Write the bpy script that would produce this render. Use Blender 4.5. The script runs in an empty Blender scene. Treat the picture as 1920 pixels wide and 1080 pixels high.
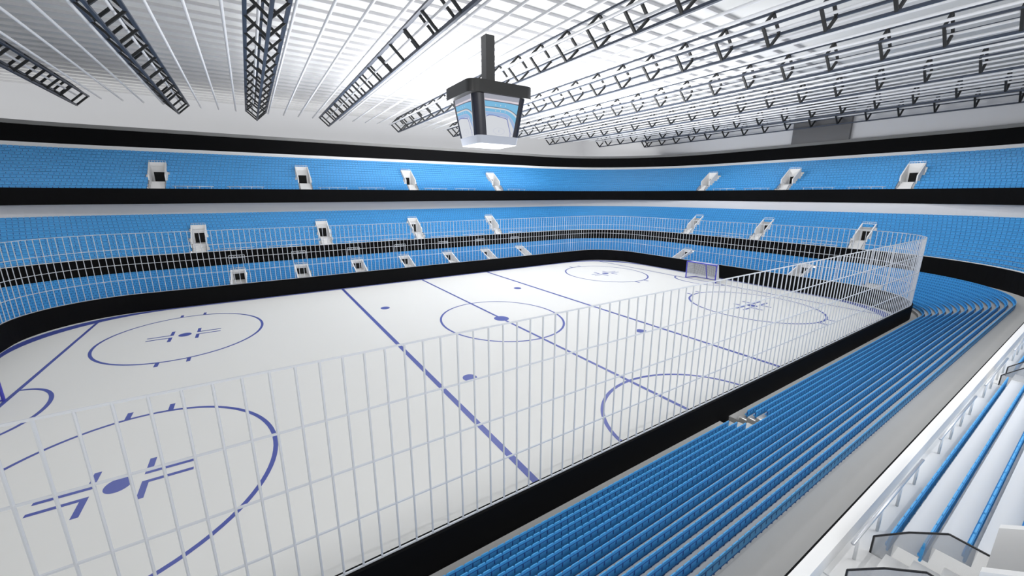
import bpy, bmesh, math
import numpy as np
from mathutils import Vector, Matrix

SC = bpy.context.scene
COL = SC.collection
PI = math.pi

# ------------------------------------------------------------------ materials
def mat(name, col, rough=0.6, metal=0.0, spec=0.5, noise=0.0, nscale=4.0, emit=None, estr=1.0, alpha=None, trans=0.0):
    m = bpy.data.materials.new(name); m.use_nodes = True
    nt = m.node_tree; b = nt.nodes['Principled BSDF']
    b.inputs['Base Color'].default_value = (*col, 1)
    b.inputs['Roughness'].default_value = rough
    b.inputs['Metallic'].default_value = metal
    b.inputs['Specular IOR Level'].default_value = spec
    if noise > 0:
        tc = nt.nodes.new('ShaderNodeTexCoord'); n = nt.nodes.new('ShaderNodeTexNoise')
        n.inputs['Scale'].default_value = nscale; n.inputs['Detail'].default_value = 4
        mx = nt.nodes.new('ShaderNodeMixRGB'); mx.blend_type = 'MULTIPLY'; mx.inputs[0].default_value = 1
        r = nt.nodes.new('ShaderNodeMapRange')
        r.inputs['To Min'].default_value = 1 - noise; r.inputs['To Max'].default_value = 1.0
        mx.inputs[1].default_value = (*col, 1)
        nt.links.new(tc.outputs['Object'], n.inputs['Vector'])
        nt.links.new(n.outputs['Fac'], r.inputs['Value'])
        nt.links.new(r.outputs[0], mx.inputs[2])
        nt.links.new(mx.outputs[0], b.inputs['Base Color'])
    if emit:
        b.inputs['Emission Color'].default_value = (*emit, 1)
        b.inputs['Emission Strength'].default_value = estr
    if alpha is not None:
        b.inputs['Alpha'].default_value = alpha
    if trans:
        b.inputs['Transmission Weight'].default_value = trans
    return m

M = {}
M['ice'] = mat('ice_surface', (.735, .735, .72), .5, spec=.04, noise=.02, nscale=.3)
M['paint'] = mat('ice_line_paint', (.065, .09, .36), .4)
M['black'] = mat('black_board', (.0035, .0035, .004), .7, spec=.08)
M['fence'] = mat('white_painted_steel', (.56, .58, .62), .4)
M['seat'] = mat('blue_seat_plastic', (.062, .37, .76), .5, noise=.05, nscale=.6)
M['seatd'] = mat('dark_blue_gap_shade_and_bracket', (.010, .075, .28), .6)  # dark colour for the shaded gaps, and for the bracket leg
M['conc'] = mat('grey_concrete', (.55, .545, .535), .85, noise=.06, nscale=.8)
M['white'] = mat('white_concrete', (.78, .78, .78), .8, noise=.02, nscale=.6)
M['wall'] = mat('white_wall_paint', (.74, .745, .77), .85, noise=.02, nscale=.2)
M['wallg'] = mat('pale_grey_wall_paint', (.72, .72, .74), .85, noise=.03, nscale=.3)
M['greytrim'] = mat('grey_trim', (.22, .22, .215), .8)
M['roof'] = mat('roof_lining', (.66, .665, .665), .8, noise=.03, nscale=.15)
M['rib'] = mat('roof_rib', (.60, .60, .62), .75)
M['steel'] = mat('dark_truss_steel', (.05, .062, .09), .42, metal=.2)
M['steelb'] = mat('black_truss_frame', (.010, .011, .012), .6)
M['pipe'] = mat('white_ceiling_pipe', (.74, .75, .78), .35)
M['glass'] = mat('smoked_glass', (.45, .47, .5), .08, alpha=.42)
M['rubber'] = mat('black_edge_trim', (.008, .008, .01), .5)
M['rail'] = mat('brushed_rail', (.62, .64, .68), .3, metal=.5)
M['acry'] = mat('frosted_post', (.75, .77, .79), .35)
M['dark'] = mat('dark_doorway', (.004, .004, .004), .9)
M['sbblk'] = mat('scoreboard_casing', (.022, .022, .022), .42)
M['sbnavy'] = mat('scoreboard_column', (.008, .010, .022), .3)
M['sbwhite'] = mat('scoreboard_skirt', (.46, .49, .56), .4)
M['post'] = mat('scoreboard_post', (.05, .05, .05), .45)
M['panel'] = mat('dark_wall_panel', (.13, .13, .135), .35)
M['goalblue'] = mat('goal_frame_blue', (.06, .06, .45), .4)
M['net'] = mat('white_net', (.75, .76, .78), .7)
def emi(name, c, s=.68):
    return mat(name, (.02, .02, .02), .5, emit=c, estr=s)
M['e_white'] = emi('screen_white', (.62, .64, .68)); M['e_blue'] = emi('screen_blue', (.16, .45, .70))
M['e_blue2'] = emi('screen_pale_blue', (.28, .42, .68)); M['e_grey'] = emi('screen_grey', (.33, .34, .40))
M['e_dark'] = emi('screen_dark', (.10, .12, .17)); M['e_navy'] = emi('screen_navy', (.12, .15, .42))
M['e_pink'] = emi('screen_pink_white', (.70, .62, .68)); M['e_line'] = emi('screen_line', (.45, .47, .62))

# ------------------------------------------------------------------ helpers
class MB:
    def __init__(s): s.v = []; s.f = []; s.mi = []
    def add(s, vs, fs, mi=0):
        o = len(s.v); s.v += [tuple(v) for v in vs]
        for f in fs: s.f.append(tuple(o + i for i in f)); s.mi.append(mi)
    def box(s, a, b, mi=0):
        x0, y0, z0 = a; x1, y1, z1 = b
        s.add([(x0,y0,z0),(x1,y0,z0),(x1,y1,z0),(x0,y1,z0),(x0,y0,z1),(x1,y0,z1),(x1,y1,z1),(x0,y1,z1)],
              [(0,3,2,1),(4,5,6,7),(0,1,5,4),(1,2,6,5),(2,3,7,6),(3,0,4,7)], mi)
    def bar(s, p, q, w, h=None, mi=0, n=4, roll=PI/4):
        """prism between two points, n-sided, w = width across"""
        p = Vector(p); q = Vector(q); d = (q - p); L = d.length
        if L < 1e-6: return
        d /= L; up = Vector((0,0,1)) if abs(d.z) < .95 else Vector((1,0,0))
        a = d.cross(up).normalized(); b = a.cross(d).normalized()
        h = w if h is None else h
        k = 1 / math.cos(PI/n)
        vs = []
        for c in (p, q):
            for i in range(n):
                t = 2*PI*i/n + roll
                vs.append(c + a*(w/2*k*math.cos(t)) + b*(h/2*k*math.sin(t)))
        fs = [(i, (i+1) % n, n+(i+1) % n, n+i) for i in range(n)]
        fs += [tuple(range(n-1, -1, -1)), tuple(range(n, 2*n))]
        s.add(vs, fs, mi)
    def prism(s, poly, z0, z1, mi=0):
        n = len(poly)
        s.add([(x,y,z0) for x,y in poly] + [(x,y,z1) for x,y in poly],
              [tuple(range(n-1,-1,-1)), tuple(range(n,2*n))] + [(i,(i+1)%n,n+(i+1)%n,n+i) for i in range(n)], mi)
    def build(s, name, mats, parent=None, smooth=False, mw=None):
        me = bpy.data.meshes.new(name); me.from_pydata(s.v, [], s.f)
        if not isinstance(mats, (list, tuple)): mats = [mats]
        for m in mats: me.materials.append(m)
        if len(mats) > 1: me.polygons.foreach_set('material_index', s.mi)
        if smooth: me.polygons.foreach_set('use_smooth', [True]*len(me.polygons))
        me.update()
        o = bpy.data.objects.new(name, me); COL.objects.link(o)
        if parent: o.parent = parent
        if mw is not None: o.matrix_world = mw
        return o
def tag(o, label, cat, group=None, kind=None):
    o['label'] = label; o['category'] = cat
    if group: o['group'] = group
    if kind: o['kind'] = kind
    return o
def empty(name, label, cat, loc=(0,0,0), rz=0, group=None):
    o = bpy.data.objects.new(name, None); COL.objects.link(o); o.location = loc; o.rotation_euler = (0,0,rz)
    o.empty_display_size = .2
    return tag(o, label, cat, group)
def struct(o): o['kind'] = 'structure'; return o
def children_of(o): return [c for c in bpy.data.objects if c.parent is o]
def dup(root, loc, rz, label=None, kids=None):
    r = root.copy(); COL.objects.link(r); r.location = loc; r.rotation_euler = (0,0,rz)
    if label: r['label'] = label
    for c in kids:
        d = c.copy(); COL.objects.link(d); d.parent = r
    return r

# ------------------------------------------------------------------ the rounded rectangle every tier follows
NA = 26
def ring(hx, hy, R, secs, na=NA, breaks=None):
    """points and outward normals, anticlockwise seen from below: left, far, right, near"""
    cx, cy = hx - R, hy - R
    P = []
    def seg(a, b, n, sec=''):
        ts = []
        br = (breaks or {}).get(sec, [])
        ax = 1 if sec in 'LR' else 0
        if br:
            ts = [0.0] + sorted((v-a[ax])/(b[ax]-a[ax]) for v in br)
        else: ts = [0.0, .5]
        for t in ts: P.append((a[0]+(b[0]-a[0])*t, a[1]+(b[1]-a[1])*t, n[0], n[1]))
    def arc(c, a0, a1):
        for i in range(na):
            t = math.radians(a0 + (a1-a0)*i/na); P.append((c[0]+R*math.cos(t), c[1]+R*math.sin(t), math.cos(t), math.sin(t)))
    for s in secs:
        if s == 'L': seg((-hx,-cy), (-hx,cy), (-1,0), 'L')
        if s == 'A0': arc((-cx,cy), 180, 90)
        if s == 'F': seg((-cx,hy), (cx,hy), (0,1), 'F')
        if s == 'A1': arc((cx,cy), 90, 0)
        if s == 'R': seg((hx,cy), (hx,-cy), (1,0), 'R')
        if s == 'A2': arc((cx,-cy), 0, -90)
        if s == 'N': seg((cx,-hy), (-cx,-hy), (0,-1), 'N')
        if s == 'A3': arc((-cx,-cy), -90, -180)
    last = secs[-1]
    if len(secs) < 8:
        e = {'L':(-hx,cy,-1,0),'A0':(-cx,hy,0,1),'F':(cx,hy,0,1),'A1':(hx,cy,1,0),'R':(hx,-cy,1,0),'A2':(cx,-hy,0,-1),'N':(-cx,-hy,0,-1),'A3':(-hx,-cy,-1,0)}[last]
        P.append(e)
    return P
ALL = ['L','A0','F','A1','R','A2','N','A3']
VIS = ['A0','F','A1','R','A2','N']
UPV = ['A0','F','A1','R','A2']

def lerp_table(T, h):
    for (h0,x0,r0),(h1,x1,r1) in zip(T, T[1:]):
        if h <= h1 or (h1,x1,r1) == T[-1]:
            t = (h-h0)/(h1-h0); return x0+(x1-x0)*t, r0+(r1-r0)*t
T_LOW = [(17.4,29.0,5.5),(23.36,36.54,12.72)]
T_MID = [(23.36,36.54,12.72),(29.0,41.74,15.13)]
T_UP = [(27.5,41.7,14.9),(33.0,49.06,20.2)]

def sweep(name, prof, T, secs, material, closed=False, parent=None, holes=()):
    """prof: list of (hy, z) -> strip surface along the ring; holes: (section, lo, hi, h_from, h_to)"""
    breaks = {}
    for sec, lo, hi, _, _ in holes: breaks.setdefault(sec, []).extend((lo, hi))
    rows = []
    for h, z in prof:
        hx, R = lerp_table(T, h)
        rows.append([(x,y,z,nx,ny) for x,y,nx,ny in ring(hx, h, R, secs, breaks=breaks)])
    mb = MB(); n = len(rows[0]); V = [p[:3] for r in rows for p in r]; F = []
    for a in range(len(rows)-1):
        ha, hb = prof[a][0], prof[a+1][0]
        for i in range(n if closed else n-1):
            j = (i+1) % n
            p, q = rows[a][i], rows[a][j]
            skip = False
            for sec, lo, hi, h0, h1 in holes:
                if min(ha,hb) < h0-1e-4 or max(ha,hb) > h1+1e-4: continue
                if sec == 'F' and p[4] == q[4] == 1: m = (p[0]+q[0])/2
                elif sec == 'N' and p[4] == q[4] == -1: m = (p[0]+q[0])/2
                elif sec == 'R' and p[3] == q[3] == 1: m = (p[1]+q[1])/2
                else: continue
                if lo < m < hi: skip = True
            if not skip: F.append((a*n+i, a*n+j, (a+1)*n+j, (a+1)*n+i))
    mb.add(V, F)
    return mb.build(name, material, parent)

def ring_solid(name, hy0, hy1, z0, z1, T, secs, material, parent=None, closed=False):
    return sweep(name, [(hy0,z0),(hy0,z1),(hy1,z1),(hy1,z0),(hy0,z0)], T, secs, material, closed, parent)

# ------------------------------------------------------------------ camera
cam = bpy.data.cameras.new('camera'); co = bpy.data.objects.new('camera', cam); COL.objects.link(co)
cam.lens = 14.0; cam.sensor_width = 36.0; cam.clip_end = 400; cam.clip_start = .05
CAM = Vector((-15.2824, -25.1331, 9.3171)); YAW, PITCH = 0.996753, -0.230447
fw = Vector((math.cos(YAW)*math.cos(PITCH), math.sin(YAW)*math.cos(PITCH), math.sin(PITCH)))
rt = Vector((math.sin(YAW), -math.cos(YAW), 0)); upv = rt.cross(fw)
co.matrix_world = Matrix((( rt.x, upv.x, -fw.x, CAM.x),(rt.y, upv.y, -fw.y, CAM.y),(rt.z, upv.z, -fw.z, CAM.z),(0,0,0,1)))
SC.camera = co

# ------------------------------------------------------------------ ice and its markings
mb = MB()
pts = ring(29.0, 17.4, 5.5, ALL)
mb.add([(x,y,0) for x,y,_,_ in pts], [tuple(range(len(pts)))])
ice = struct(mb.build('floor', M['ice']))
ice['label'] = 'white ice surface of the rink'

mk = MB(); Z = .004
def ell_ring(cx, cy, rx, ry, w, a0=0, a1=360, n=96):
    vs = []; fs = []
    for i in range(n+1):
        t = math.radians(a0 + (a1-a0)*i/n)
        vs += [(cx+(rx-w)*math.cos(t), cy+(ry-w)*math.sin(t), Z), (cx+rx*math.cos(t), cy+ry*math.sin(t), Z)]
    fs = [(2*i, 2*i+1, 2*i+3, 2*i+2) for i in range(n)]
    mk.add(vs, fs)
def disc(cx, cy, rx, ry, n=40):
    mk.add([(cx+rx*math.cos(2*PI*i/n), cy+ry*math.sin(2*PI*i/n), Z) for i in range(n)], [tuple(range(n))])
def rect(x0, y0, x1, y1, z=Z):
    mk.add([(x0,y0,z),(x1,y0,z),(x1,y1,z),(x0,y1,z)], [(0,1,2,3)])
for sx in (-1,1):
    for sy in (-1,1):
        cx, cy = sx*20.05, sy*8.61
        ell_ring(cx, cy, 4.58, 5.24, .16); disc(cx, cy, .36, .42)
        for a in (-1,1):
            for b in (-1,1):
                X0, X1 = sorted((cx+a*.63, cx+a*.82)); Y0, Y1 = sorted((cy+b*.2, cy+b*1.2)); rect(X0,Y0,X1,Y1)
                X0, X1 = sorted((cx+a*.82, cx+a*2.0)); Y0, Y1 = sorted((cy+b*.2, cy+b*.36)); rect(X0,Y0,X1,Y1)
                X0, X1 = sorted((cx+a*.62, cx+a*.81)); Y0, Y1 = sorted((cy+b*5.16, cy+b*5.78)); rect(X0,Y0,X1,Y1)
        disc(sx*6.71, sy*7.83, .37, .42)
ell_ring(0, 0, 4.58, 5.24, .16); disc(0, 0, .56, .62)
for x in (-8.385, 8.385): rect(x-.13, -17.15, x+.13, 17.15)
rect(-.1, -17.15, .1, -.6, Z+.0006); rect(-.1, .6, .1, 17.15, Z+.0006)
for sx in (-1,1):
    rect(sx*25.88-.09, -16.1, sx*25.88+.09, 16.1, Z+.0006)
    if sx < 0: ell_ring(-25.88, 0, 1.85, 2.95, .17, -90, 90)
    else: ell_ring(25.88, 0, 1.85, 2.95, .17, 90, 270)
ell_ring(0, -16.6, 4.45, 4.1, .17, 3, 177)
# band round the edge
o_ = ring(28.95, 17.37, 6.3, ALL); i_ = ring(28.62, 17.06, 7.4, ALL); n = len(o_)
mk.add([(x,y,Z-.001) for x,y,_,_ in o_] + [(x,y,Z-.001) for x,y,_,_ in i_], [(k,(k+1)%n,n+(k+1)%n,n+k) for k in range(n)])
lines = mk.build('rink_markings', M['paint'])
tag(lines, 'blue painted lines, circles and spots on the white ice', 'ice markings')

# ------------------------------------------------------------------ boards and safety fence
T_B = [(17.4,29.0,5.5),(17.6,29.2,5.7)]
bd = ring_solid('rink_boards', 17.4, 17.6, 0.0, 1.49, T_B, ALL, M['black'], closed=True)
tag(bd, 'low black board wall curving round the white ice', 'rink boards')

fence = empty('rink_safety_fence', 'tall white barred safety fence standing on the black rink boards', 'fence', (0,0,1.49))
def tube_ring(name, hx, hy, R, z, w, h, material, parent, secs=ALL):
    P = ring(hx, hy, R, secs); n = len(P); mb = MB(); V = []
    for dx, dz in ((-w/2,-h/2),(w/2,-h/2),(w/2,h/2),(-w/2,h/2)):
        V += [(x+nx*dx, y+ny*dx, z+dz) for x,y,nx,ny in P]
    F = [(a*n+i, a*n+(i+1)%n, ((a+1)%4)*n+(i+1)%n, ((a+1)%4)*n+i) for a in range(4) for i in range(n)]
    mb.add(V, F); return mb.build(name, material, parent)
HXF, HYF, RF = 29.1, 17.5, 5.6
for k in range(5):
    tube_ring('rail', HXF, HYF, RF, .02 + k*1.208, .036, .036, M['fence'], fence)
# bars by arc length
def ring_walk(hx, hy, R, pitch, phase=0.0, secs=ALL):
    cx, cy = hx-R, hy-R
    L = {'L':2*cy,'A0':R*PI/2,'F':2*cx,'A1':R*PI/2,'R':2*cy,'A2':R*PI/2,'N':2*cx,'A3':R*PI/2}
    out = []; tot = sum(L[s] for s in secs); n = int(tot/pitch); pitch = tot/n if secs == ALL else pitch
    acc = 0; si = 0
    for i in range(n):
        d = i*pitch + phase
        while si < len(secs)-1 and d - acc > L[secs[si]]: acc += L[secs[si]]; si += 1
        s = secs[si]; t = (d-acc)/L[s]
        if s == 'L': out.append((-hx, -cy+2*cy*t, -1, 0, s))
        elif s == 'F': out.append((-cx+2*cx*t, hy, 0, 1, s))
        elif s == 'R': out.append((hx, cy-2*cy*t, 1, 0, s))
        elif s == 'N': out.append((cx-2*cx*t, -hy, 0, -1, s))
        else:
            c, a0 = {'A0':((-cx,cy),180),'A1':((cx,cy),90),'A2':((cx,-cy),0),'A3':((-cx,-cy),-90)}[s]
            a = math.radians(a0-90*t); out.append((c[0]+R*math.cos(a), c[1]+R*math.sin(a), math.cos(a), math.sin(a), s))
    return out
bars = ring_walk(HXF, HYF, RF, .3955, phase=.1)
def camdist(x, y, z): return math.sqrt((x-CAM.x)**2+(y-CAM.y)**2+(z-CAM.z)**2)
def inview(x, y, z, m=0.0):
    q = Vector((x,y,z)) - CAM; d = q.dot(fw)
    if d < .3: return False
    u = 746.667*q.dot(rt)/d; v = 746.667*q.dot(upv)/d
    return abs(u) < 960+m and abs(v) < 540+m
bars.sort(key=lambda b: (0 if inview(b[0],b[1],3.5) else 1, camdist(b[0],b[1],3.5)))
def bar_mesh(r=.021, n=8):
    m_ = MB(); m_.bar((0,0,0), (0,0,4.86), 2*r, n=n); me = m_.build('bar', M['fence'], fence, smooth=False); return me
b0 = bar_mesh()
rest = MB()
for k, (x,y,nx,ny,s) in enumerate(bars):
    if k < 100:
        o = b0 if k == 0 else b0.copy()
        if k: COL.objects.link(o); o.parent = fence
        o.location = (x, y, 0)
    else:
        rest.bar((x,y,0), (x,y,4.86), .042, n=6)
ro = rest.build('bar', M['fence'], fence); ro['kind'] = 'stuff'

# ------------------------------------------------------------------ stands
# vomitory gaps: (tier, section, coordinate)
VOM = {'M': [('F',-19.9),('F',-8.4),('F',2.6),('F',14.2),('R',9.7),('R',.2),('R',-9.8),('N',-7.98),('N',4.0)],
       'U': [('F',-22.7),('F',-9.4),('F',3.5),('F',16.9),('R',11.5),('R',.3),('R',-11.3)],
       'L': [('F',-16.95),('F',-11.5),('F',-5.95),('F',-.6),('F',4.95),('F',10.35),('F',15.9),('R',6.4),('R',-7.3)]}
VWH = {'M': .66, 'L': .66, 'U': .74}
def holes_of(tier, h0, h1):
    return [(sec, c-VWH[tier], c+VWH[tier], h0, h1) for sec, c in VOM[tier] if sec in 'FRN']
NL, TL, RL, H0L, Z0L = 13, .32, .138, 18.25, .64
NM, TM, RM, H0M, Z0M = 13, .39, .285, 23.97, 3.60
NU, TU, RU, H0U, Z0U = 13, .39, .305, 28.1, 9.72
def rake(h_first, z0, n, t, r, hf, zf, hend, zend=None):
    prof = [(hf, zf)]
    if zf != z0: prof += [(h_first-t+.06, zf), (h_first-t+.06, z0)]
    for i in range(n):
        z = z0 + r*i
        if i: prof += [(h_first + t*(i-1) + .06, z - r), (h_first + t*(i-1) + .06, z)]
    prof.append((hend, z0 + r*(n-1)))
    if zend is not None: prof.append((hend, zend))
    return prof
# lower tier: concrete steps and walkway
secsN = ['A0','F','A1','R','A2','N','A3']
low = sweep('lower_stand_terrace', rake(H0L, Z0L, NL, TL, RL, 17.6, .45, 23.36), T_LOW, ALL, M['conc'], closed=True,
            holes=holes_of('L', 17.95, 21.25) + [('N', -.45, .2, 17.6, 18.98)])
tag(low, 'grey concrete terrace and walkway of the lowest seating tier behind the rink boards', 'terrace')
# fascia in front of the middle tier
f1 = ring_solid('middle_tier_fascia', 23.33, 23.50, 2.2, 3.86, T_MID, ALL, M['black'], closed=True)
tag(f1, 'black fascia band between the lowest and the middle seating tier', 'fascia')
c1 = ring_solid('middle_tier_parapet', 23.37, 23.545, 3.60, 3.9, T_MID, ALL, M['white'], closed=True)
tag(c1, 'white concrete parapet cap along the front of the middle tier', 'parapet')
midp = [(23.50, 3.80), (23.50, Z0M)] + rake(H0M, Z0M, NM, TM, RM, 23.545, Z0M, 29.0)[1:]
mid = sweep('middle_stand_terrace', midp, T_MID, ['A0','F','A1','R','A2'], M['white'], holes=holes_of('M', 24.0, 26.8))
tag(mid, 'white concrete terrace steps of the middle seating tier', 'terrace')
midn = sweep('middle_stand_terrace', [(23.50, 3.80), (23.50, Z0M)] + rake(H0M, Z0M, 8, TM, RM, 23.545, Z0M, 26.9)[1:], T_MID, ['N'], M['white'], holes=holes_of('M', 24.0, 26.8))
tag(midn, 'bright white terrace steps of the near stand in the lower right corner', 'terrace')
# back wall of the middle tier and soffit
w1 = struct(sweep('wall_back_middle', [(29.0, 6.9), (29.0, 8.45)], T_MID, ['A0','F','A1','R','A2'], M['wallg']))
s1 = struct(sweep('trim_1', [(29.4, 8.50), (27.5, 8.44)], T_UP + [], UPV, M['wall']))
f2 = ring_solid('upper_tier_fascia', 27.5, 27.62, 8.43, 9.90, T_UP, UPV, M['black'])
tag(f2, 'broad black fascia band between the middle and the upper seating tier', 'fascia')
upp = sweep('upper_stand_terrace', [(27.55, 9.9), (27.7, 9.9), (27.7, Z0U)] + rake(H0U, Z0U, NU, TU, RU, 27.75, Z0U, 33.0)[1:], T_UP, UPV, M['white'], holes=holes_of('U', 28.1, 30.95))
tag(upp, 'white terrace steps of the upper seating tier', 'terrace')
lip = ring_solid('upper_tier_coping', 32.88, 33.2, 13.45, 14.12, T_UP, UPV, M['white'])
tag(lip, 'thin white coping along the back of the upper tier seats', 'coping')
w3 = struct(sweep('wall_upper_black', [(33.0, 13.4), (33.0, 15.72)], T_UP, UPV, M['black']))
w4 = struct(sweep('trim_2', [(33.0, 15.70), (33.0, 16.08), (36.0, 16.2)], T_UP, UPV, M['greytrim']))

def gap(tier, row, x, y, sec):
    for s, c in VOM[tier]:
        if s != sec: continue
        d = abs((y if s == 'R' else x) - c)
        if d < VWH[tier] + .02:
            if tier == 'L' and row <= 9: return True
            if tier in 'MU' and row <= 7: return True
    if tier == 'L' and sec == 'N' and row <= 2 and -1.15 < x < .35: return True
    if tier == 'L' and sec == 'A2' and row <= 4:
        a = math.degrees(math.atan2(y+11.9, x-23.5))
        if -22 + row*1.5 < a < -6: return True
    return False

# ------------------------------------------------------------------ seats
def seat_geo(p, hgt, d):
    """one tip-up seat: x along the row, y outwards (behind), z up"""
    w = p*.97/2; t = .022
    back = MB()
    z0, z1 = hgt*.12, hgt
    pr = [(-w,z0),(w,z0),(w,z1-.10*hgt),(w*.86,z1-.02*hgt),(w*.6,z1),(-w*.6,z1),(-w*.86,z1-.02*hgt),(-w,z1-.10*hgt)]
    n = len(pr)
    back.add([(x,0,z) for x,z in pr]+[(x,-t,z) for x,z in pr], [tuple(range(n-1,-1,-1)), tuple(range(n,2*n))] + [(i,(i+1)%n,n+(i+1)%n,n+i) for i in range(n)])
    pan = MB(); zc = hgt*.36
    pan.add([(-w*.95,-t,zc-.06*hgt),(w*.95,-t,zc-.06*hgt),(w*.95,-d,zc-.02*hgt),(-w*.95,-d,zc-.02*hgt),
             (-w*.95,-t,zc+.05*hgt),(w*.95,-t,zc+.05*hgt),(w*.90,-d*1.04,zc+.08*hgt),(-w*.90,-d*1.04,zc+.08*hgt)],
            [(0,3,2,1),(4,5,6,7),(0,1,5,4),(1,2,6,5),(2,3,7,6),(3,0,4,7)])
    brk = MB(); e = .006  # dark strips stand for shaded gaps between seat parts; last box is the leg
    brk.box((-p*.5, -t-e, hgt*.755), (p*.5, e, hgt*.80))
    brk.box((-p*.5, -t-e, hgt*.17), (p*.5, e, hgt*.21))
    brk.box((p*.42, -t-e, hgt*.48), (p*.54, e, hgt*.757))
    brk.box((-.012, -t, 0), (.012, -.002, hgt*.17))
    return back, pan, brk
SEATS = {'L': (.222, .36, .10, H0L, Z0L, TL, RL, NL, T_LOW), 'M': (.34, .37, .05, H0M, Z0M, TM, RM, NM, T_MID), 'U': (.35, .38, .10, H0U, Z0U, TU, RU, NU, T_UP)}
allseats = []
for tier in 'LMU':
    p, hg, d, h0, z0, t, r, n, T = SEATS[tier]
    for i in range(n):
        h = h0 + t*i; hx, R = lerp_table(T, h); z = z0 + r*i
        if tier == 'M' and False: pass
        for (x,y,nx,ny,s) in ring_walk(hx, h, R, p, phase=(i*.37*p) % p, secs=ALL):
            if tier == 'U' and s in ('N','A3','L'): continue
            if tier == 'M' and (s in ('A3','L') or (s == 'N' and i > 6)): continue
            if gap(tier, i, x, y, s): continue
            if not inview(x, y, z+.2, 220): continue
            allseats.append((p*p/camdist(x,y,z+.2)**2 * (1 if inview(x,y,z+.2,-6) else 0), tier, i, x, y, z, nx, ny, s))
allseats.sort(key=lambda a: -a[0])
ORD = ['first','second','third','fourth','fifth','sixth','seventh','eighth','ninth','tenth','eleventh','twelfth','thirteenth']
protos = {}
for tier in 'LMU':
    p, hg, d = SEATS[tier][:3]
    protos[tier] = [ (np.array(g.v), g.f) for g in seat_geo(p, hg, d)]
pm = {}
for k, (_, tier, i, x, y, z, nx, ny, s) in enumerate(allseats[:300]):
    rz = math.atan2(ny, nx) - PI/2
    where = {'L':'near lower stand behind the boards','M':'white near stand at the lower right','U':'upper stand'}[tier]
    lab = 'blue seat in the %s row of the %s' % (ORD[i], where)
    if tier not in pm:
        root = empty('stadium_seat', lab, 'seat', (x,y,z), rz, 'blue seats nearest the camera')
        kids = []
        for nm, g, mm in zip(('backrest','seat_pan','gap_strips_and_bracket'), seat_geo(*SEATS[tier][:3]), (M['seat'],M['seat'],M['seatd'] if tier != 'M' else M['seat'])):
            kids.append(g.build(nm, mm, root))
        pm[tier] = (root, kids)
    else:
        dup(pm[tier][0], (x,y,z), rz, lab, pm[tier][1])
# the rest in one mesh
Vs = []; loops = []; counts = []; mis = []; off = 0
byt = {}
for a in allseats[300:]: byt.setdefault(a[1], []).append(a)
for tier, L in byt.items():
    A = np.array([[a[3],a[4],a[5],a[6],a[7]] for a in L])
    for gi, (pv, pf) in enumerate(protos[tier]):
        # local x axis = (ny,-nx)?  rotation by rz: x' = (sin,-cos) of normal
        nx, ny = A[:,3][:,None], A[:,4][:,None]
        ax, ay = ny, -nx
        X = A[:,0][:,None] + pv[:,0][None]*ax + pv[:,1][None]*nx
        Y = A[:,1][:,None] + pv[:,0][None]*ay + pv[:,1][None]*ny
        Zz = A[:,2][:,None] + pv[:,2][None] + 0*X
        nv = len(pv); V = np.stack([X,Y,Zz],2).reshape(-1,3)
        fl = np.concatenate([np.array(f) for f in pf]); fc = np.array([len(f) for f in pf])
        base = (np.arange(len(L))*nv + off)[:,None]
        loops.append((base + fl[None]).ravel()); counts.append(np.tile(fc, len(L))); mis.append(np.repeat(np.array([1 if (gi == 2 and not (tier == 'M' and a[8] == 'N')) else 0 for a in L]), len(pf)))
        Vs.append(V); off += len(V)
V = np.concatenate(Vs); LO = np.concatenate(loops); CN = np.concatenate(counts); MI = np.concatenate(mis)
me = bpy.data.meshes.new('stadium_seats')
me.vertices.add(len(V)); me.vertices.foreach_set('co', V.astype('f').ravel())
me.loops.add(len(LO)); me.loops.foreach_set('vertex_index', LO.astype('i'))
me.polygons.add(len(CN)); st = np.concatenate([[0], np.cumsum(CN)[:-1]])
me.polygons.foreach_set('loop_start', st.astype('i'))
me.polygons.foreach_set('use_smooth', np.zeros(len(CN), dtype=bool))
me.materials.append(M['seat']); me.materials.append(M['seatd'])
me.polygons.foreach_set('material_index', MI.astype('i'))
me.update(calc_edges=True); me.validate()
so = bpy.data.objects.new('stadium_seats', me); COL.objects.link(so)
tag(so, 'thousands of blue seats filling the three curved tiers round the rink', 'seats', kind='stuff')
print('seats', len(allseats), 'faces', len(CN))

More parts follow.
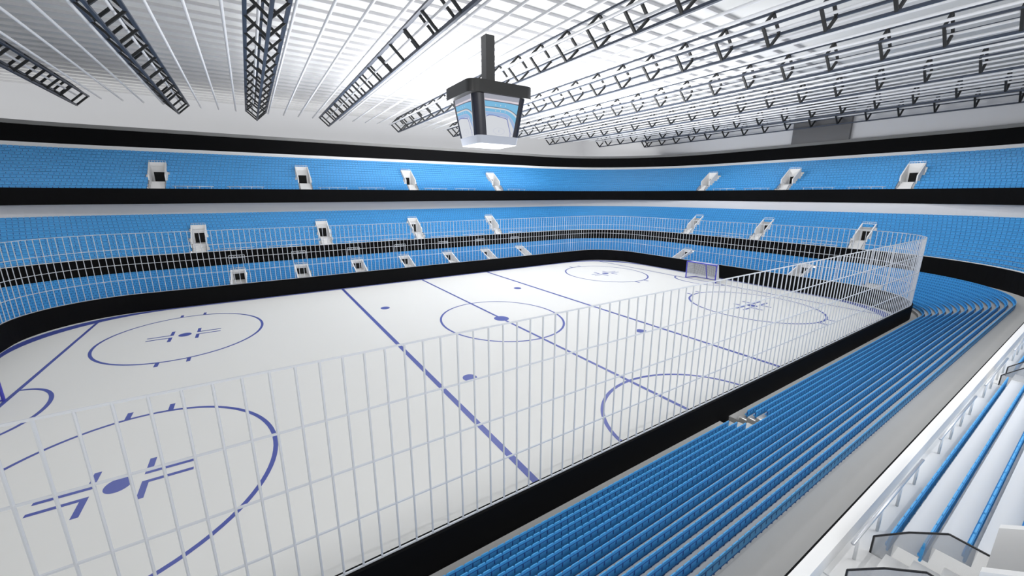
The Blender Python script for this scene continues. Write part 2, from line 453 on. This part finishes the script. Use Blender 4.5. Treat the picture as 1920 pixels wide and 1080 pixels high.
# ------------------------------------------------------------------ vomitories (stair openings) in the stands
def place(sec, c, h, T):
    hx, R = lerp_table(T, h)
    if sec == 'F': return (c, h, 0), 0.0
    if sec == 'R': return (hx, c, 0), -PI/2
    return (c, -h, 0), PI
def vomitory(tier, idx, sec, c, label):
    """local frame: x across, y outwards from the tier front, z up from the tier floor"""
    h0, z0, t, r, T = {'M': (23.545, Z0M, TM, RM, T_MID), 'U': (27.75, Z0U, TU, RU, T_UP), 'L': (17.62, .45, TL, RL, T_LOW)}[tier]
    rows0 = {'M': H0M-23.545, 'U': H0U-27.75, 'L': H0L-17.62}[tier]
    (x,y,_), rz = place(sec, c, h0, T)
    root = empty('vomitory', label, 'stair opening', (x,y,z0), rz, {'M':'stair openings in the middle tier','U':'stair openings in the upper tier','L':'stair openings in the lowest tier'}[tier])
    W = 1.2 if tier == 'U' else 1.04; nrow = 8 if tier in 'MU' else 10
    yb = rows0 + t*(nrow-1) + .12; zb = r*(nrow) + .42
    wm = M['white'] if tier != 'L' else M['wall']
    # steps
    st = MB(); ns = 6; rise = .15 if tier in 'MU' else .13
    for k in range(ns):
        st.box((-W/2, .45+k*.30, 0), (W/2, yb, rise*(k+1)))
    st.box((-W/2, 0, .0), (W/2, .5, .015))
    st.build('steps', M['white'] if tier != 'L' else M['conc'], root)
    zl = rise*ns
    ws = 1.39 if tier in 'MU' else 1.1
    for sx in (-1,1):
        w = MB(); xa, xb = sorted((sx*W/2, sx*(W/2+.11)))
        zt0 = r*((ws-rows0)/t+1)+.42
        prof = [(ws,0),(yb,0),(yb,zb),(ws,zt0)]
        w.add([(xa,yy,zz) for yy,zz in prof]+[(xb,yy,zz) for yy,zz in prof], [(0,1,2,3),(7,6,5,4),(0,4,5,1),(1,5,6,2),(2,6,7,3),(3,7,4,0)])
        w.build('side_wall', wm, root)
        # low kerb wall under the glass screen
        g = MB(); xg = sx*(W/2+.03)
        pr = [(.27,.0),(.27,.32),(.63,.69),(1.0,.97),(ws,.94),(ws,.0)]
        if tier == 'L': pr = [(.2,0),(.2,.3),(.5,.6),(.8,.8),(ws,zt0-.05),(ws,0)]
        n = len(pr)
        g.add([(xg-.012,a,b) for a,b in pr]+[(xg+.012,a,b) for a,b in pr], [tuple(range(n)), tuple(range(2*n-1,n-1,-1))]+[(i,n+i,n+(i+1)%n,(i+1)%n) for i in range(n)])
        gl = g.build('glass_screen', M['glass'], root)
        e = MB()
        for (a,b),(c2,d2) in zip(pr[:-2], pr[1:-1]): e.bar((xg,a,b),(xg,c2,d2), .028, n=6)
        e.build('edge_trim', M['rubber'], gl)
    bw = MB(); dw, dz0, dz1 = .88, zl, zl+ (.98 if tier in 'MU' else .62)
    bw.box((-W/2-.11, yb, 0), (-dw/2, yb+.12, zb)); bw.box((dw/2, yb, 0), (W/2+.11, yb+.12, zb))
    bw.box((-dw/2, yb, dz1), (dw/2, yb+.12, zb)); bw.box((-dw/2, yb, 0), (dw/2, yb+.12, dz0))
    bw.build('back_wall', wm, root)
    d = MB(); d.box((-dw/2, yb+.03, dz0), (dw/2, yb+.10, dz1)); d.build('doorway', M['dark'], root)
    rl = MB(); zr = zb + .16
    rl.bar((-W/2-.05,yb+.06,zr),(W/2+.05,yb+.06,zr), .035, n=6)
    for k in range(7): 
        xx = -W/2-.05+(W+.1)*k/6; rl.bar((xx,yb+.06,zb),(xx,yb+.06,zr), .028, n=5)
    rl.build('handrail', M['rail'], root)
    return root
side_txt = {'F':'along the far side','R':'at the far right end','N':'on the near side'}
def ordname(k, n): return ['leftmost','second from the left','third from the left','fourth from the left','fifth from the left','sixth from the left','seventh from the left'][k] if k < n-1 or n == 1 else 'rightmost'
tname = {'M':'middle','U':'upper','L':'lowest'}
for tier in 'MUL':
    for sec in 'FRN':
        L = [c for s, c in VOM[tier] if s == sec]
        for k, c in enumerate(L):
            if sec == 'N': lab = ['white stair opening with steps and smoked glass screens in the lower right corner','stair opening with glass screens at the right edge, halfway up the near stand'][k]
            else: lab = 'pale stair opening, %s tier %s, %s' % (tname[tier], side_txt[sec], ordname(k, len(L)))
            vomitory(tier, k, sec, c, lab)

# pit at the near side of the lowest tier
t = empty('access_pit', 'grey stepped access gap in the front rows of the near lower seats', 'access gap', (-.4,-17.62,.45))
t.location = (-.125,-17.62,.0)
a = MB(); a.box((-.325,-1.36,0),(.325,0,.28)); a.build('pit_floor', M['greytrim'], t)
for x0, x1 in ((-.34,-.325),(.325,.34)):
    a = MB(); pr = [(0,.25),(-1.36,.25),(-1.36,.88),(-1.01,.88),(-.98,.74),(-.70,.74),(-.66,.60),(-.40,.60),(-.37,.45),(0,.45)]
    n = len(pr); a.add([(x0,y,z) for y,z in pr]+[(x1,y,z) for y,z in pr], [tuple(range(n)), tuple(range(2*n-1,n-1,-1))]+[(i,n+i,n+(i+1)%n,(i+1)%n) for i in range(n)])
    a.build('side_wall', M['conc'], t)
a = MB(); a.box((-.325,-1.40,.25),(.325,-1.36,.87)); a.build('end_wall', M['conc'], t)

# railings on the walkway above each opening of the lowest tier
first = None
for k, c in enumerate([c for s, c in VOM['L'] if s == 'F']):
    lab = 'small white guard rail on the far walkway, %s of seven' % ordname(k, 7)
    if first is None:
        first = empty('guard_rail', lab, 'guard rail', (c,22.45,2.28), 0, 'guard rails on the far walkway')
        g = MB(); g.bar((-.65,0,1.2),(.65,0,1.2), .05, n=6); g.bar((-.65,0,.95),(.65,0,.95), .04, n=6)
        gk = [g.build('rail', M['fence'], first)]
        g = MB()
        for x in (-.65,.65): g.bar((x,0,0),(x,0,1.2), .05, n=6)
        for q in range(1,6): g.bar((-.65+.2167*q,0,.95),(-.65+.2167*q,0,1.2), .03, n=5)
        gk.append(g.build('post', M['fence'], first))
    else: dup(first, (c,22.45,2.28), 0, lab, gk)

# handrails along the front of the middle and upper tiers
def front_rail(name, T, hy, z, sec, a, b, top, label, npost, group, parent_mats=(None,None)):
    """rail segment between two coordinates"""
    hx, R = lerp_table(T, hy)
    def P(c): return {'F':(c,hy),'R':(hx,c),'N':(c,-hy)}[sec]
    (x0,y0),(x1,y1) = P(a), P(b)
    root = empty(name, label, 'handrail', ((x0+x1)/2,(y0+y1)/2,z), 0, group)
    cx, cy = (x0+x1)/2, (y0+y1)/2
    r = MB(); r.bar((x0-cx,y0-cy,top),(x1-cx,y1-cy,top), .05, n=8); r.build('rail', M['rail'], root, smooth=True)
    for k in range(npost):
        t = (k+.25)/(npost-.5)
        p = MB(); px, py = x0+(x1-x0)*t-cx, y0+(y1-y0)*t-cy
        p.bar((px,py,0),(px,py,top), .042, n=8); p.build('post', M['acry'], root, smooth=True)
    return root
nseg = [(-8.1,-4.4),(-3.15,.4),(2.1-.9,2.9),(5.0,8.6),(9.9,13.4)]
segs = [(-8.09,-4.41,4,'nearest clear-posted handrail behind the white parapet in the lower right corner'),
        (-3.1,.41,4,'second handrail behind the white parapet from the lower right corner'),
        (1.6,5.1,4,'third handrail behind the white parapet, beside the glass screens at the right edge'),
        (6.4,9.9,4,'farthest handrail behind the white parapet before the right edge of the view')]
for a, b, n, lab in segs:
    front_rail('handrail', T_MID, 23.72, Z0M, 'N', a, b, .46, lab, n, 'handrails behind the near white parapet')
def spans(tier, sec, lo, hi, L=3.4, g=1.1):
    cs = sorted(c for s, c in VOM[tier] if s == sec)
    out = []; x = lo
    while x + L < hi:
        if all(not (x - .2 < c+.9 and x+L+.2 > c-.9) for c in cs): out.append((x, x+L)); x += L+g
        else: x += .25
    return out
for tier, T, hy, z in (('U',T_UP,27.68,9.9),('M',T_MID,23.50,3.88)):
    for sec, lo, hi in (('F',-22,22),('R',-10.,10.)):
        for k, (a, b) in enumerate(spans(tier, sec, lo, hi)):
            front_rail('handrail', T, hy, z, sec, a, b, .24 if tier == 'U' else .2,
                'low pale handrail along the front edge of the %s tier %s' % (tname[tier], side_txt[sec]), 4, 'handrails along the %s tier %s' % (tname[tier], side_txt[sec]))

# ------------------------------------------------------------------ building shell
ZR = 21.55
XW, YW = 49.9, 46.0
a = MB(); a.box((-62, YW, 10), (XW+.3, YW+.3, ZR)); struct(a.build('wall_far', M['wall']))
a = MB(); a.box((XW, -48, 10), (XW+.3, YW, ZR)); struct(a.build('wall_right', M['wall']))
a = MB(); a.box((-62.3, -48, 0), (-62, YW, ZR)); struct(a.build('wall_left', M['wall']))  # out of view, added to keep world light from entering on the left
a = MB(); a.box((-62, -48, ZR), (XW+.3, YW+.3, ZR+.3)); struct(a.build('ceiling', M['roof']))
ribs = empty('ceiling_ribs', 'parallel pale ribs running lengthwise under the ceiling', 'ceiling ribs', (0,0,ZR))
k = 0; rb = None
yy = 6.05 - 1.62*8
while yy < YW-.5:
    a = MB(); a.box((-58, -.06, -.2), (XW, .06, 0))
    if rb is None: rb = a.build('rib', M['rib'], ribs); rb.location = (0,yy,0)
    else: o = rb.copy(); COL.objects.link(o); o.parent = ribs; o.location = (0,yy,0)
    yy += 1.62

# dark panel on the right wall
a = MB(); a.box((49.35, -3.48, 16.0), (49.85, 3.03, ZR)); p_ = a.build('wall_panel', M['panel'])
tag(p_, 'tall dark grey panel mounted high on the right end wall', 'wall panel')

# ------------------------------------------------------------------ ceiling pipes
pipe0 = None; j = -9
while True:
    X = -15.21 + 1.615*j
    if X > 49: break
    yend = 34.06 if X < 38 else (31.5 if X < 45 else 27.5)
    if pipe0 is None:
        a = MB(); a.bar((0,-34,0),(0,34.06,0), .16, n=10, roll=0)
        pipe0 = a.build('ceiling_pipe', M['pipe'], smooth=False); o = pipe0
        tag(o, 'long thin white pipe hung under the ceiling across the arena', 'pipe', 'white pipes under the ceiling')
    else:
        o = pipe0.copy(); COL.objects.link(o)
    o.location = (X, 0, 18.79)
    if yend < 34: o.scale = (1, yend/34.06, 1)
    j += 1

# ------------------------------------------------------------------ roof trusses
TX = [-28.4, -20.5, -13.23, -5.35, 3.78, 12.3, 21.1, 30.9, 40.8, 48.3]
TE = [34.06]*8 + [31.7, 27.5]
tl = ['leftmost dark roof truss, cut off by the left edge','second dark roof truss from the left','third roof truss from the left, seen end-on from below',
      'fourth dark roof truss from the left, left of the scoreboard','fifth dark roof truss, ending just left of the scoreboard and passing above it',
      'sixth dark roof truss, its end hidden behind the scoreboard','seventh dark roof truss, right of the scoreboard','eighth dark roof truss, ending right of the scoreboard over the far corner',
      'ninth dark roof truss, near the right end wall','tenth and last dark roof truss, close to the right end wall']
def truss(i, X, ye, n_frames=24):
    root = empty('roof_truss', tl[i], 'truss', (X,0,17.95), 0, 'dark roof trusses across the arena')
    return root
zs = {'B':0.0,'S':.93,'T':1.88}; HW = .98
tr0 = None
for i, (X, ye) in enumerate(zip(TX, TE)):
    root = empty('roof_truss', tl[i], 'truss', (X,0,17.95), 0, 'dark roof trusses across the arena')
    y0 = -34.0
    for (x, z, w, h) in ((0,0,.17,.14),(-HW,.93,.2,.12),(HW,.93,.2,.12),(0,1.88,.14,.12)):
        a = MB(); a.box((x-w/2,y0,z-h/2),(x+w/2,ye,z+h/2)); a.build('chord', M['steel'], root)
    ys = [y for y in (-2.4+2.9*k for k in range(-10,14)) if y < ye-.8] + [ye-.07]
    for y in ys:
        if tr0 is None:
            a = MB()
            N = [(0,0,0),(HW,0,.93),(0,0,1.88),(-HW,0,.93)]
            for q in range(4): a.bar(N[q], N[(q+1)%4], .14, .14)
            fr = a.build('frame', M['steelb'], root); tr0 = fr
        else:
            fr = tr0.copy(); COL.objects.link(fr); fr.parent = root
        fr.location = (0,y,0)

# ------------------------------------------------------------------ scoreboard
sb = empty('hanging_scoreboard', 'four-sided hanging scoreboard with dark casing and lit screens over the rink', 'scoreboard', (-1.17,-.46,12.5))
zz = 12.5
def rrect(hx, hy, R, n=8):
    P = []
    for cx, cy, a0 in ((hx-R,hy-R,0),(-hx+R,hy-R,90),(-hx+R,-hy+R,180),(hx-R,-hy+R,270)):
        for k in range(n+1):
            t = math.radians(a0+90*k/n); P.append((cx+R*math.cos(t), cy+R*math.sin(t)))
    return P
a = MB(); a.prism(rrect(2.34,1.95,.62), 15.32-zz, 16.04-zz); a.build('crown', M['sbblk'], sb)
a = MB(); a.box((-.32,-.32,16.04-zz),(.32,.32,19.15-zz)); a.build('hanging_post', M['post'], sb)
def loft(r0, z0, r1, z1):
    a = MB(); n = len(r0)
    a.add([(x,y,z0) for x,y in r0]+[(x,y,z1) for x,y in r1], [tuple(range(n-1,-1,-1)), tuple(range(n,2*n))]+[(i,(i+1)%n,n+(i+1)%n,n+i) for i in range(n)])
    return a
loft(rrect(1.56,1.40,.36), 12.98-zz, rrect(1.90,1.73,.44), 15.32-zz).build('casing', M['sbnavy'], sb)
loft(rrect(1.46,1.31,.3), 12.5-zz, rrect(1.56,1.40,.34), 12.98-zz).build('skirt', M['sbwhite'], sb)
EM = ['e_white','e_blue','e_blue2','e_grey','e_dark','e_navy','e_pink','e_line']
def screen(face):
    """flat lit screen with a picture of the hall; u to the right, v upwards 0..1"""
    def P(u, v, d=.0):
        k = v; hx = 1.56+.34*k; hy = 1.40+.33*k; off = .02+d
        zc = 12.98+2.34*v - zz
        s = (u-.5)*2
        if face == '-y': return (s*(hx-.60), -hy-off, zc)
        if face == '-x': return (-hx-off, -s*(hy-.58), zc)
        if face == '+y': return (-s*(hx-.60), hy+off, zc)
        return (hx+off, s*(hy-.58), zc)
    a = MB()
    pv = [(0,0),(1,0),(1,1),(0,1)]
    a.add([P(u,v,0) for u,v in pv]+[P(u,v,-.04) for u,v in pv], [(0,1,2,3),(7,6,5,4),(0,4,5,1),(1,5,6,2),(2,6,7,3),(3,7,4,0)], 0)
    lay = [0]
    def poly(pts, m):
        lay[0] += 1; a.add([P(u,v,.0015*lay[0]) for u,v in pts], [tuple(range(len(pts)))], EM.index(m))
    def curve(v0, drop=.10, n=12):
        # a horizontal band edge that bends down towards the right
        return [(t/n, v0 - drop*max(0,(t/n-.55)/.45)**2) for t in range(n+1)]
    def band(v0, v1, m, d0=.02, d1=.02):
        poly(curve(v0,d0) + curve(v1,d1)[::-1], m)
    band(.885,1.0,'e_grey',0,0); band(.845,.89,'e_pink',.01,.0); band(.825,.85,'e_dark',.02,.01)
    band(.70,.83,'e_blue',.13,.02); band(.685,.705,'e_dark',.14,.13); band(.65,.69,'e_white',.16,.14)
    band(.575,.655,'e_blue',.26,.16); band(.56,.58,'e_line',.28,.26); band(.49,.565,'e_blue2',.36,.28); 
    # rink outline and ice
    poly([(0,0),(0,.46),(.10,.505),(.25,.51),(.66,.46),(.72,.43),(.88,.10),(.90,0)], 'e_navy')
    poly([(0,0),(0,.445),(.11,.488),(.25,.493),(.65,.443),(.70,.415),(.86,.10),(.88,0)], 'e_white')
    poly([(.725,.43),(.73,.50),(.99,.20),(.99,.04),(.90,.08)], 'e_line')
    poly([(.735,.42),(.74,.48),(.98,.19),(.98,.06),(.905,.10)], 'e_white')
    n = 28
    for r0 in (1.0,):
        for k in range(n):
            t0, t1 = 2*PI*k/n, 2*PI*(k+1)/n
            q = lambda t, r: (.44+.21*r*math.cos(t), .12+.085*r*math.sin(t))
            a.add([P(*q(t0,1),.03),P(*q(t1,1),.03),P(*q(t1,.95),.03),P(*q(t0,.95),.03)], [(0,1,2,3)], EM.index('e_line'))
    a.add([P(.43,.09,.031),P(.45,.09,.031),P(.45,.15,.031),P(.43,.15,.031)], [(0,1,2,3)], EM.index('e_line'))
    for x in (.30,.45,.60):
        for v in (.74,.60): a.add([P(x,v,.031),P(x+.02,v,.031),P(x+.02,v+.03,.031),P(x,v+.03,.031)], [(0,1,2,3)], EM.index('e_white'))
    return a.build('screen', [M[e] for e in EM], sb)
for f in ('-y','-x','+y','+x'): screen(f)

# ------------------------------------------------------------------ goals
def goal(x, sgn, label):
    """open side faces the rink centre"""
    root = empty('hockey_goal', label, 'goal', (x,0,0), 0 if sgn > 0 else PI, 'goals at the two ends of the rink')
    W, H, D, r = 1.75, 1.9, 1.35, .05
    f = MB()
    for s in (-1,1): f.bar((0,s*W,0),(0,s*W,H), .12, n=8)
    f.bar((0,-W,H),(0,W,H), .12, n=8); f.build('front_frame', M['goalblue'], root)
    f = MB()
    for s in (-1,1):
        f.bar((0,s*W,.05),(D,s*W*.8,.05), .07, n=6); f.bar((0,s*W,H),(D*.6,s*W*.85,H), .07, n=6)
    f.bar((D,-W*.8,.05),(D,W*.8,.05), .07, n=6); f.bar((D,0,.05),(D*.6,0,H), .12, n=6); f.bar((D*.6,-W*.85,H),(D*.6,W*.85,H), .06, n=6)
    f.build('back_frame', M['goalblue'], root)
    n_ = MB()
    def net(a, b, c, d, nu, nv):
        a, b, c, d = map(Vector, (a,b,c,d))
        for i in range(nu+1):
            t = i/nu; n_.bar(a.lerp(b,t), d.lerp(c,t), .022, n=4)
        for j in range(nv+1):
            t = j/nv; n_.bar(a.lerp(d,t), b.lerp(c,t), .022, n=4)
    net((D,-W*.8,.05),(D,W*.8,.05),(D*.6,W*.85,H),(D*.6,-W*.85,H), 34, 20)
    for s in (-1,1): net((0,s*W,.05),(D,s*W*.8,.05),(D*.6,s*W*.85,H),(0,s*W,H), 14, 20)
    net((0,-W,H),(0,W,H),(D*.6,W*.85,H),(D*.6,-W*.85,H), 34, 8)
    n_.build('net', M['net'], root)
goal(25.95, 1, 'blue-framed goal with white net in front of the black boards at the far right end')
goal(-25.95, -1, 'blue-framed goal at the left end, just its post showing at the left edge')

# ------------------------------------------------------------------ light
w = bpy.data.worlds.new('world'); SC.world = w; w.use_nodes = True
bg = w.node_tree.nodes['Background']; bg.inputs[0].default_value = (.98,.98,.96,1); bg.inputs[1].default_value = .9
def area(name, loc, target, size, power, col=(1,1,1), sy=None):
    l = bpy.data.lights.new(name, 'AREA'); l.energy = power; l.color = col; l.shape = 'RECTANGLE'; l.size = size; l.size_y = sy or size
    o = bpy.data.objects.new(name, l); COL.objects.link(o); o.location = loc
    o.rotation_euler = (Vector(target)-Vector(loc)).to_track_quat('-Z','Y').to_euler()
    return o
def point(name, loc, power, r=0.0, col=(1,1,1)):
    l = bpy.data.lights.new(name, 'POINT'); l.energy = power; l.shadow_soft_size = r; l.color = col
    o = bpy.data.objects.new(name, l); COL.objects.link(o); o.location = loc; return o
def spot(name, loc, power, size=176):
    l = bpy.data.lights.new(name, 'SPOT'); l.energy = power; l.spot_size = math.radians(size); l.spot_blend = .4; l.shadow_soft_size = 0
    o = bpy.data.objects.new(name, l); COL.objects.link(o); o.location = loc; return o
for x, y, p in ((-26,-6,.95),(-26,14,1.3),(-9,-6,.55),(-9,15,1.4),(8,-6,.5),(8,13,1.2),(24,-6,.7),(24,12,1.2),(37,-10,1.2),(37,6,1.2)):
    spot('hall_fill_spot', (x,y,16.8), 740*p)  # added fill spots without fixtures, to light ice and stands evenly
for x in (-10,3,16,29): spot('hall_fill_spot', (x,-20.5,16.8), 520)  # more added fill, over the near stand
area('near_stand_lamp', (2,-29,16), (6,-22,3), 9, 880)
area('rear_fill', (-12,-37,11.5), (6,-18,1), 16, 1500, sy=5)  # added fill behind the camera, brightens the near seat backs
area('ceiling_fill', (11,12,10.2), (11,12,30), 32, 13500, sy=24)  # added upward fill that brightens the ceiling, no fixture there
SC.view_settings.view_transform = 'Standard'; SC.view_settings.look = 'None'; SC.view_settings.gamma = 1
SC.view_settings.use_curve_mapping = False
SC.view_settings.exposure = 0.5
